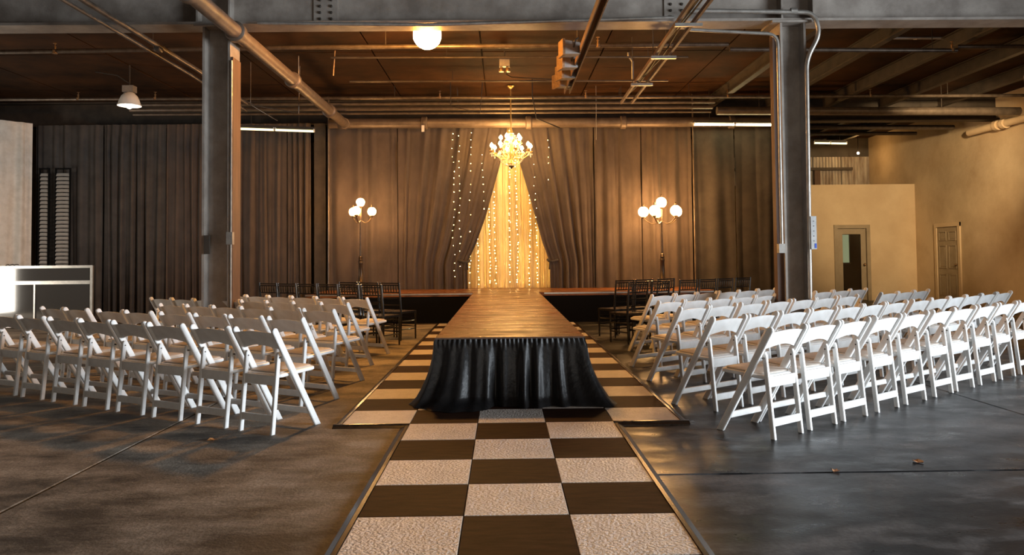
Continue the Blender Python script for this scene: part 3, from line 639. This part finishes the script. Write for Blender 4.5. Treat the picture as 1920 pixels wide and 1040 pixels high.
# conduits of the right column
def conduit(pts, r, label, mt='galv', extra=None):
    sm = []
    P = [Vector(p) for p in pts]
    for i, p in enumerate(P):
        if 0 < i < len(P)-1:
            a = (P[i-1]-p); c = (P[i+1]-p); k = min(.14, a.length*.45, c.length*.45); A, Cc = p+a.normalized()*k, p+c.normalized()*k
            sm += [A*(1-t)**2+p*2*t*(1-t)+Cc*t**2 for t in (0, .2, .4, .6, .8, 1)]
        else: sm.append(p)
    e = empty('conduit', (0, 0, 0)); tag(e, label, 'pipe'); MB().tube(sm, r, 10).build('pipe_run', M[mt], e); return e
yy = 9.72
e = conduit([aty(1285, 20, yy), aty(1525, 23, yy), aty(1538, 62, yy), aty(1512, 112, 9.78), aty(1519, 560, 9.78)], .03, 'fat grey conduit curling round the right column top')
for u in (1300, 1488): MB().tube([aty(u-6, 20.3, yy), aty(u+6, 20.5, yy)], .038, 10).build('coupling', M['galv'], e)
e = conduit([aty(1279, 20, yy), aty(1281, 55, yy), aty(1458, 64, yy), aty(1466, 462, 9.8)], .022, 'slim conduit dropping down the right column to an outlet')
q = aty(1465, 464, 9.78); MB().box2((q.x-.04, q.y-.03, q.z-.07), (q.x+.04, q.y+.05, q.z+.05)).build('outlet_box', M['galv'], e, smooth=False)
q0, q1 = aty(1520, 405, 9.74), aty(1532, 467, 9.74)
e = empty('wall_box', ((q0.x+q1.x)/2, 9.74, q1.z)); tag(e, 'pale narrow box with blue sticker on the right column', 'box')
hw, hz = (q1.x-q0.x)/2, q0.z-q1.z
MB().box2((-hw, 0, 0), (hw, .10, hz)).build('case', M['panel_white'], e, smooth=False)
MB().box2((hw*.2, -.003, .015), (hw*.9, -.0005, .075)).build('sticker', M['blue'], e, smooth=False)
for k in range(5): MB().tube([(0, -.004, hz*(.25+.15*k)), (0, 0, hz*(.25+.15*k))], .006, 6).build('screw', M['steel_dark'], e)
# track with spotlights
tr = empty('lighting_track', (1.10, 0, 0)); tag(tr, 'dark strut track carrying the stage spotlights', 'track')
for s in (-1, 1): MB().box2((s*.045-.008, 6.5, 4.16), (s*.045+.008, 13.2, 4.25)).build('side_rail', M['rust'], tr, smooth=False)
MB().box2((-.04, 6.5, 4.235), (.04, 13.2, 4.25)).build('top_rail', M['rust'], tr, smooth=False)
for y in (8.3, 11.3, 13.0): MB().tube([(0, y, 4.25), (0, y, CEIL-.02)], .008, 6).build('hanger_rod', M['steel_dark'], tr)
def spot(px, py, y, k, lab):
    p = aty(px, py, y); e = empty('spotlight', p); tag(e, lab, 'spotlight', 'track spotlights')
    e.rotation_euler = (0, 0, math.radians(12+6*k))
    b = MB(); L = .36
    pr = [(-.10, -.09), (.10, -.09), (.13, .0), (.10, .09), (-.10, .09)]
    b.add([(-.13, -.10, -.10), (.10, -.08, -.08), (.10, .08, -.08), (-.13, .10, -.10), (-.13, -.10, .10), (.10, -.08, .08), (.10, .08, .08), (-.13, .10, .10)],
          [(0, 1, 5, 4), (1, 2, 6, 5), (2, 3, 7, 6), (3, 0, 4, 7), (0, 3, 2, 1), (4, 5, 6, 7)])
    b.build('housing', M['grey_case'], e, smooth=False)
    f = MB(); f.box2((-.165, -.115, -.115), (-.13, .115, .115)); f.build('lens_frame', M['brass'], e, smooth=False)
    y_ = MB(); y_.tube([(0, -.10, 0), (.02, -.12, .10), (.1, 0, .17), (.02, .12, .10), (0, .10, 0)], .012, 6); y_.build('yoke', M['steel_dark'], e)
spot(1072, 92, 10.6, 0, 'nearest and largest spotlight on the ceiling track')
spot(1068, 118, 11.3, 1, 'second spotlight on the ceiling track')
spot(1064, 138, 12.0, 2, 'third spotlight on the ceiling track')
spot(1057, 154, 12.7, 3, 'smallest spotlight at far end of track')
# cable tray of two rails
e = empty('cable_tray', (2.25, 0, 0)); tag(e, 'dark twin-rail cable tray running back toward the drapes', 'cable tray')
for s in (-1, 1): MB().bar((s*.1-.06, 6.5, 4.18), (s*.1+.06, 14.2, 4.20), .035, .05).build('rail', M['rust'], e, smooth=False)
for y in (8.2, 9.2): MB().box2((-.16, y-.02, 4.12), (.18, y+.02, 4.16)).build('bracket', M['galv'], e, smooth=False)
for y in (10.7, 12.4): MB().box2((-.16, y-.025, 4.115), (.20, y+.025, 4.155)).build('bracket', M['galv'], e, smooth=False)
for y in (10.7, 12.4): MB().tube([(-.13, y, 4.15), (-.13, y, CEIL-.02)], .007, 6).build('hanger_rod', M['steel_dark'], e)
for k in range(3): MB().tube([(-.05+.04*k+.03*math.sin(t*9+k), 6.5+7.5*t, 4.235+.015*math.sin(t*23+k*2)) for t in [i/30 for i in range(31)]], .012, 6).build('cable', M['wire'], e)
# flood lamp, glaring
p = aty(801, 66, 10.62)
e = empty('flood_lamp', (p.x, p.y, p.z)); tag(e, 'glaring orange flood lamp hung under the girder', 'lamp')
MB().sphere((0, 0, 0), .20, 24, 16).build('glass_globe', M['e_flood'], e)
MB().lathe([(.02, .33), (.06, .32), (.07, .26), (.07, .20), (.075, .18)], seg=16).build('lamp_housing', M['grey_case'], e)
MB().tube([(0, 0, .32), (0, 0, CEIL-p.z-.02)], .014, 8).build('stem', M['steel_dark'], e)
# high bay dome lamps
def highbay(loc, label, glow, drop=0.0):
    e = empty('dome_lamp', loc); tag(e, label, 'lamp', 'dome lamps')
    MB().lathe([(.205, 0), (.208, .012), (.195, .03), (.175, .10), (.14, .18), (.09, .235), (.06, .25)], seg=24, cap=False).build('reflector', M['enamel'], e)
    MB().lathe([(.02, -.05), (.07, -.02), (.08, .06), (.05, .14), (.04, .22)], (0, 0, -drop), seg=14).build('bulb', glow, e)
    MB().box2((-.10, -.08, .25), (.10, .08, .37)).build('ballast_case', M['grey_case'], e, smooth=False)
    MB().tube([(0, 0, .37), (0, 0, CEIL-loc[2]-.02)], .014, 8).build('stem', M['steel_dark'], e)
    MB().tube([(0, 0, .42), (-.18, -.1, .55), (-.5, -.25, .58)], .012, 6).build('cord', M['wire'], e)
    return e
highbay((-6.95, 14.0, 4.17), 'white dome lamp hanging at upper left', M['e_bulb'])
# added floodlight, out of view, to brighten the beige partition and right wall
e = empty('added_wall_floodlight', (8.8, 12.35, 4.12)); tag(e, 'added boxy floodlight out of view by the right wall, aimed at the beige partition', 'floodlight')
aim = Vector((10.7, 20.6, 3.0)); q = (aim-Vector(e.location)).to_track_quat('-Z', 'Y')
h = MB().add([(-.10, -.08, .16), (.10, -.08, .16), (.10, .08, .16), (-.10, .08, .16), (-.16, -.12, .0), (.16, -.12, .0), (.16, .12, .0), (-.16, .12, .0)], [(0, 1, 2, 3), (0, 4, 5, 1), (1, 5, 6, 2), (2, 6, 7, 3), (3, 7, 4, 0)]).build('housing', M['grey_case'], e, smooth=False)
h.rotation_mode = 'QUATERNION'; h.rotation_quaternion = q
g = MB().box2((-.14, -.10, .012), (.14, .10, .018)).build('lens', M['e_warm'], h, smooth=False)
MB().tube([(-.02, -.04, .1), (-.02, -.04, CEIL-4.12-.01)], .014, 8).build('stem', M['steel_dark'], e)
sl = bpy.data.lights.new('added_floodlight_beam', 'SPOT'); sl.energy = 2300; sl.color = (1.0, 0.70, 0.37); sl.spot_size = math.radians(50); sl.spot_blend = 0.85; sl.shadow_soft_size = 0.10
so = bpy.data.objects.new('added_floodlight_beam', sl); COL.objects.link(so); so.parent = h; so.location = (0, 0, -.03)
# little box lamp on the ceiling near the track
p = aty(946, 122, 13.2); e = empty('box_lamp', p); tag(e, 'small dark twin-head box lamp hanging from ceiling above the runway', 'lamp')
MB().box2((-.09, -.06, -.03), (.09, .06, .10)).build('case', M['grey_case'], e, smooth=False)
MB().tube([(0, 0, .10), (0, 0, CEIL-p.z-.02)], .014, 8).build('stem', M['steel_dark'], e)
for s in (-1, 1): MB().lathe([(.045, -.08), (.05, -.06), (.03, .0)], (s*.055, 0, -.04), 10).build('lamp_head', M['brass'], e)
MB().tube([(.03, 0, -.03), (.03, 0, -.16), (.12, .1, -.19), (.9, .3, -.19)], .01, 6).build('cord', M['wire'], e)
# tube lights
def tube_light(a, b, label, glow, n=2, case=True):
    a, b = Vector(a), Vector(b); c = (a+b)/2; e = empty('tube_light', c); tag(e, label, 'tube light', 'tube lights')
    a -= c; b -= c; d = (b-a)/n
    if case: MB().bar(a+Vector((0, .03, .065)), b+Vector((0, .03, .065)), .09, .05).build('case', M['steel_dark'], e, smooth=False)
    for k in range(n):
        p, q = a+d*(k+.02), a+d*(k+.98); MB().tube([p, q], .024, 10).build('tube', glow, e)
        for r_ in (p, q): MB().box2((r_.x-.012, r_.y-.02, r_.z-.02), (r_.x+.012, r_.y+.04, r_.z+.05)).build('holder', M['enamel'], e, smooth=False)
    for t in (.2, .8):
        q = a+(b-a)*t; MB().tube([q+Vector((0, .03, .09)), (q.x, q.y+.03, CEIL-c.z-.02)], .005, 6).build('hanger_rod', M['steel_dark'], e)
tube_light(aty(1300, 233, 16.36), aty(1456, 234, 16.36), 'bright yellow tube light over the right drapes', M['e_tube'])
tube_light(aty(440, 241, 16.36), aty(590, 246, 16.36), 'dim yellow tube light over the left drapes', M['e_tube_dim'])
tube_light(aty(1638, 71, 12.6), aty(1797, 71, 12.6), 'unlit tube light under the right ceiling', M['enamel'])
tube_light(aty(1526, 268, 20.4), aty(1588, 269, 20.4), 'far dim tube light over the beige partition', M['e_tube_dim'])
p = aty(1609, 287, 22.6); e = empty('bare_bulb', p); tag(e, 'tiny bare bulb glowing far behind the right column', 'lamp')
MB().sphere((0, 0, 0), .035, 10, 8).build('bulb', M['e_candle'], e); MB().tube([(0, 0, .03), (0, 0, CEIL-p.z-.02)], .01, 6).build('cord', M['wire'], e)

# ------------------------------------------------------------------ clear ribbed bar panel at left
yb_ = 15.0
p0, p1 = aty(-70, 498, yb_), aty(175, 497, yb_)
e = empty('clear_panel', (p0.x, yb_, 0)); tag(e, 'aluminium framed clear ribbed panel standing at left', 'panel')
W_, Z_ = p1.x-p0.x, p1.z
for x in (0, W_-.05): MB().box2((x, -.025, 0), (x+.05, .025, Z_)).build('post', M['alu'], e, smooth=False)
MB().box2((.05, -.025, Z_-.05), (W_-.05, .025, Z_)).build('top_rail', M['alu'], e, smooth=False)
MB().box2((.05, -.025, .02), (W_-.05, .025, .07)).build('bottom_rail', M['alu'], e, smooth=False)
MB().box2((.05, -.012, Z_*.70), (W_-.05, -.03, Z_*.70+.07)).build('middle_rail', M['alu'], e, smooth=False)
MB().box2((W_*.55, -.026, .07), (W_*.55+.03, -.012, Z_*.70)).build('mullion', M['alu'], e, smooth=False)
b = MB(); n = 90
pts = [(.07+(Z_-.12)*i/n, -.004*(i % 2)) for i in range(n+1)]
b.grid(1, n, lambda u, v: (.05+u*(W_-.1), pts[round(v*n)][1], pts[round(v*n)][0]))
b.build('ribbed_sheet', M['plexi'], e, fix=False, ang=60)
b = MB().tube([(W_*.33+.25*t, -.01+.02*math.sin(t*14), Z_+.012+.02*abs(math.sin(t*9))) for t in [i/16 for i in range(17)]], .008, 6)
o = b.build('cable', M['wire']); o.location = (p0.x, yb_, 0); tag(o, 'black cable end lying on the clear panel top rail', 'cable')

# ------------------------------------------------------------------ white folding chairs
def make_chair():
    e = empty('folding_chair', (0, 0, 0))
    ux, uz = -.46/.914, .79/.914                      # rail direction in YZ
    def along(t, w): return (.21+ux*t-uz*w*-1*0, 0)
    nx, nz = uz, -ux                                  # normal, towards front/up
    hwid = .026
    # rail: foot cut level with the floor, rounded top
    cx, cz = .21+ux*.888, uz*.888
    a0 = math.atan2(nz, nx)
    top = arc(cx, cz, hwid, a0, a0+PI, 6)
    foot = hwid/uz
    poly = [(.21-foot, 0), (.21+foot, 0)]+top
    for s in (-1, 1):
        MB().prism(poly, s*.207-.014, s*.207+.014, .005).build('rail', M['resin'], e)
    for s in (-1, 1):
        tp = [(-.235, 0), (-.20, 0), (-.142, .585), (-.150, .605), (-.166, .605), (-.176, .585)]
        MB().prism(tp, s*.166-.013, s*.166+.013, .004).build('rear_leg', M['resin'], e)
        b = MB().tube([(s*.150, -.158, .565), (s*.196, -.158, .565)], .006, 8); b.build('pivot_bolt', M['bolt'], e)
    MB().bar((-.155, -.212, .115), (.155, -.212, .115), .022, .055, ch=.004).build('rear_stretcher', M['resin'], e)
    MB().bar((-.155, -.180, .395), (.155, -.180, .395), .022, .075, ch=.004).build('seat_rail', M['resin'], e)
    MB().bar((-.196, .142, .118), (.196, .142, .118), .022, .045, ch=.004).build('front_stretcher', M['resin'], e)
    # seat frame and pad, rounded corners
    def slab(hx, y0, y1, zb, zf, th, rad, grow=0.0):
        pts = []
        for cx_, cy_, a in ((hx-rad, y1-rad, 0), (-hx+rad, y1-rad, PI/2), (-hx+rad, y0+rad, PI), (hx-rad, y0+rad, 1.5*PI)): pts += arc(cx_, cy_, rad, a, a+PI/2, 4)
        n = len(pts); zz = lambda y: zb+(zf-zb)*(y-y0)/(y1-y0); vs = []
        for dz, ins in ((0, .006), (.006, 0), (th-.006, 0), (th, .008)):
            for x, y in pts:
                k = 1-ins/max(hx, .1); ky = 1-ins/((y1-y0)/2); ym_ = (y0+y1)/2
                vs.append((x*k, ym_+(y-ym_)*ky, zz(y)+dz))
        return MB().add(vs, [tuple(range(n))[::-1], tuple(range(3*n, 4*n))]+[(r*n+i, r*n+(i+1) % n, (r+1)*n+(i+1) % n, (r+1)*n+i) for r in range(3) for i in range(n)])
    slab(.186, -.165, .215, .413, .430, .030, .03).build('seat', M['resin'], e)
    pd = slab(.165, -.140, .200, .443, .459, .014, .03).build('seat_pad', M['vinyl'], e)
    # backrest: arched curved panel between the rails
    b = MB(); n = 14
    def pt(u, top, back):
        x = -.195+.39*u; c = math.sin(PI*u)
        t = (.868+.018*c) if top else (.722+.040*c**1.2)
        y = .21+ux*t-.020*c*1.0+(-.007 if back else .007); z = uz*t
        return (x, y, z)
    vs = [pt(i/n, tp, bk) for (tp, bk) in ((0, 1), (1, 1), (1, 0), (0, 0)) for i in range(n+1)]; k = n+1
    fs = [(r*k+i, r*k+i+1, ((r+1) % 4)*k+i+1, ((r+1) % 4)*k+i) for r in range(4) for i in range(n)]+[(0, k, 2*k, 3*k), (n, 3*k+n, 2*k+n, k+n)]
    b.add(vs, fs).build('backrest', M['resin'], e, ang=50)
    return e
proto = make_chair(); used = [False]
def put_chair(x, y, rz, label, group):
    if not used[0]: o = proto; used[0] = True
    else: o = copy_tree(proto)
    o.location = (x, y, 0); o.rotation_euler = (0, 0, rz); tag(o, label, 'chair', group); return o
ROWN = ['nearest row', 'second-nearest row', 'middle row', 'fourth row', 'front row']
def row(side, idx, foot, rowang, chang, pxs, maker=put_chair, label='white folding chair', group=None, y_back=.23, zb=.73):
    ra, ca = math.radians(rowang), math.radians(chang)
    fw = Vector((-math.sin(ca), math.cos(ca))); lat = Vector((math.cos(ca), math.sin(ca))); rd = Vector((math.cos(ra), math.sin(ra)))
    f = atz(*foot, 0).to_2d(); s = 1 if side == 'left' else -1
    c0 = f-fw*.21-lat*.207*s; b0 = c0-fw*y_back
    for k, u in enumerate(pxs):
        if k == 0: c = c0
        else:
            d = ray(u, 575).to_2d(); o = CAM.to_2d()
            # o + t d = b0 + q rd
            det = d.x*(-rd.y)+rd.x*d.y
            r_ = b0-o; t = (r_.x*(-rd.y)+rd.x*r_.y)/det
            c = o+d*t+fw*y_back
        if k:
            dd = (c-prev).dot(rd)*-s
            if dd < .462: c = prev-rd*s*.462
        prev = c
        jit = math.radians(R.uniform(-1.2, 1.2))
        maker(c.x, c.y, ca+jit, '%s left of the runway, %s, %s from aisle' % (label, ROWN[idx], ORD[k]) if side == 'left' else '%s right of the runway, %s, %s from aisle' % (label, ROWN[idx], ORD[k]), group or ('white folding chairs %s of the runway' % side))
LF = [(595, 795), (632, 747.7), (679.7, 712.8), (697.8, 684.4), (728.5, 662.7)]
LPX = [[480, 395.6, 311, 242, 178, 119, 60, 10, -40], [532, 461, 394, 328, 261, 208, 144, 112], [592, 534, 480, 425.6, 377, 322.5], [622, 574, 529, 483, 435, 395, 362, 328], [664, 615, 574, 532.5, 490, 455]]
RF = [(1351, 805), (1264, 757.5), (1217, 713.4), (1184, 686.4), (1180, 658)]
RPX = [[1464, 1536, 1599, 1661, 1714, 1766, 1806, 1849, 1887, 1922], [1358, 1428, 1489, 1543, 1594, 1636, 1680, 1727, 1760, 1794, 1821, 1852, 1882], [1292, 1355, 1411, 1461, 1507.5, 1549, 1590, 1667, 1698, 1727], [1250, 1298, 1344, 1387.5, 1431.5, 1468, 1545, 1579, 1607], [1236.5, 1281, 1326, 1367, 1402.5, 1438]]
for i in range(5):
    row('left', i, LF[i], -30.6, -29.5, LPX[i])
    row('right', i, RF[i], 36.8, 35.6, RPX[i])

# ------------------------------------------------------------------ black ballroom chairs
def make_ballroom():
    e = empty('ballroom_chair', (0, 0, 0)); m = M['black_wood']
    for s in (-1, 1):
        MB().tube([(s*.19, -.20, 0), (s*.19, -.185, .43), (s*.19, -.20, .60), (s*.19, -.235, .92)], [.013, .018, .017, .013], 8).build('back_post', m, e)
        MB().tube([(s*.19, .19, 0), (s*.19, .19, .43)], [.013, .018], 8).build('front_leg', m, e)
        MB().tube([(s*.19, -.19, .17), (s*.19, .19, .17)], .010, 6).build('side_stretcher', m, e)
        MB().tube([(s*.19, -.19, .30), (s*.19, .19, .30)], .010, 6).build('side_stretcher', m, e)
    for y in (-.195, .19):
        for z in (.20, .33): MB().tube([(-.18, y, z), (.18, y, z)], .010, 6).build('stretcher', m, e)
    MB().box2((-.20, -.20, .425), (.20, .205, .455)).build('seat', m, e, smooth=False)
    def yb(z): return -.20-.035*(z-.60)/.32 if z > .6 else -.185-.015*(z-.43)/.17
    for z in (.905, .875, .76, .66, .56): MB().tube([(-.18, yb(z), z), (0, yb(z)-.012, z), (.18, yb(z), z)], .010, 6).build('back_rail', m, e)
    for k in range(6):
        x = -.13+k*.052; MB().tube([(x, yb(.765)-.008, .765), (x, yb(.82)-.010, .815), (x, yb(.87)-.008, .872)], [.006, .010, .006], 6).build('spindle', m, e)
    return e
proto2 = make_ballroom(); used2 = [False]
def put_ball(x, y, rz, label, group):
    if not used2[0]: o = proto2; used2[0] = True
    else: o = copy_tree(proto2)
    o.location = (x, y, 0); o.rotation_euler = (0, 0, rz); tag(o, label, 'chair', 'black ballroom chairs'); return o
ROWN = ['near black row', 'far black row']
row('left', 0, (752, 646), -34, -29, [698, 657, 614, 576, 543, 513], put_ball, 'black ballroom chair')
row('left', 1, (782, 634), -34, -29, [733, 694, 655], put_ball, 'black ballroom chair')
row('right', 0, (1142, 641), 38, 34, [1195, 1239, 1292, 1328, 1360, 1394], put_ball, 'black ballroom chair')
row('right', 1, (1121, 629.6), 38, 34, [1167, 1208, 1250], put_ball, 'black ballroom chair')

# ------------------------------------------------------------------ small hanging bits and floor litter
def cord(pts, r, label, mt='wire', cat='cord', name='loose_wire'):
    return tag(MB().tube([Vector(p) for p in pts], r, 6).build(name, M[mt]), label, cat)
def up(u, v, y): p = aty(u, v, y); return (p.x, p.y, CEIL-.005)
cord([up(628, 95, 13.2), aty(628, 95, 13.2), aty(625, 142, 13.2)], .012, 'short frayed rope hanging from ceiling left of flood lamp', 'brass', 'rope', 'hanging_rope')
cord([up(560, 100, 13.5), aty(560, 100, 13.5), aty(560, 152, 13.5)], .006, 'thin rod hanging beside the fat brown pipe', 'galv')
cord([up(1118, 205, 16.0), aty(1118, 205, 16.0), aty(1118, 262, 16.0)], .006, 'thin wire hanging before the drapes right of chandelier', 'galv')
cord([up(998, 150, 15.4), aty(998, 180, 15.4), aty(1006, 222, 15.4), aty(1050, 240, 15.4)], .014, 'dark bent cable right of the chandelier rod')
cord([up(845, 190, 15.6), aty(845, 199, 15.6), aty(900, 212, 15.6), up(905, 190, 15.6)], .010, 'dark drooping cable left of the chandelier rod')
cord([up(1178, 90, 13.4), aty(1178, 104, 13.4), aty(1186, 116, 13.4), aty(1186, 148, 13.4)], .020, 'hooked grey conduit stub between track and cable tray', 'galv', 'pipe', 'conduit_stub')
cord([aty(440, 178, 14.2), aty(480, 198, 14.2), aty(560, 212, 14.2), up(562, 205, 14.2)], .012, 'slanting thin rod right of the left column', 'pipe_grimy', 'rod', 'brace_rod')
cord([up(470, 160, 13.9), aty(470, 196, 13.9), aty(520, 226, 13.9)], .009, 'lower slanting wire right of the left column', 'pipe_grimy', 'rod', 'brace_rod')
p = aty(793, 240, 16.3); e = empty('hanging_tag', p); tag(e, 'small pale tag hanging below the fat pipe left of chandelier', 'tag')
MB().box2((-.03, -.004, -.08), (.03, .004, .06)).build('plate', M['enamel'], e, smooth=False)
MB().tube([(0, 0, .06), (-.02, .1, .16), (-.02, .18, .2)], .004, 6).build('string', M['wire'], e)
for u, v, lab in ((1721, 867, 'small dry orange leaf on the dark floor right of runway'), (397, 826, 'tiny dry leaf on the brown floor left of runway'), (1566, 884, 'tiny dry leaf by the floor joint on right')):
    p = atz(u, v, 0); e = MB(); n = 8
    vs = [(.03*math.cos(2*PI*k/n)*(1+.4*(k % 2)), .02*math.sin(2*PI*k/n)*(1+.4*(k % 2)), .004+.008*(k % 3)) for k in range(n)]+[(0, 0, .006), (0, 0, .0)]
    e.add(vs, [(k, (k+1) % n, n) for k in range(n)]+[((k+1) % n, k, n+1) for k in range(n)])
    o = e.build('dry_leaf', M['leaf'], smooth=False); o.location = (p.x, p.y, 0); o.rotation_euler.z = u; tag(o, lab, 'leaf', 'dry leaves')
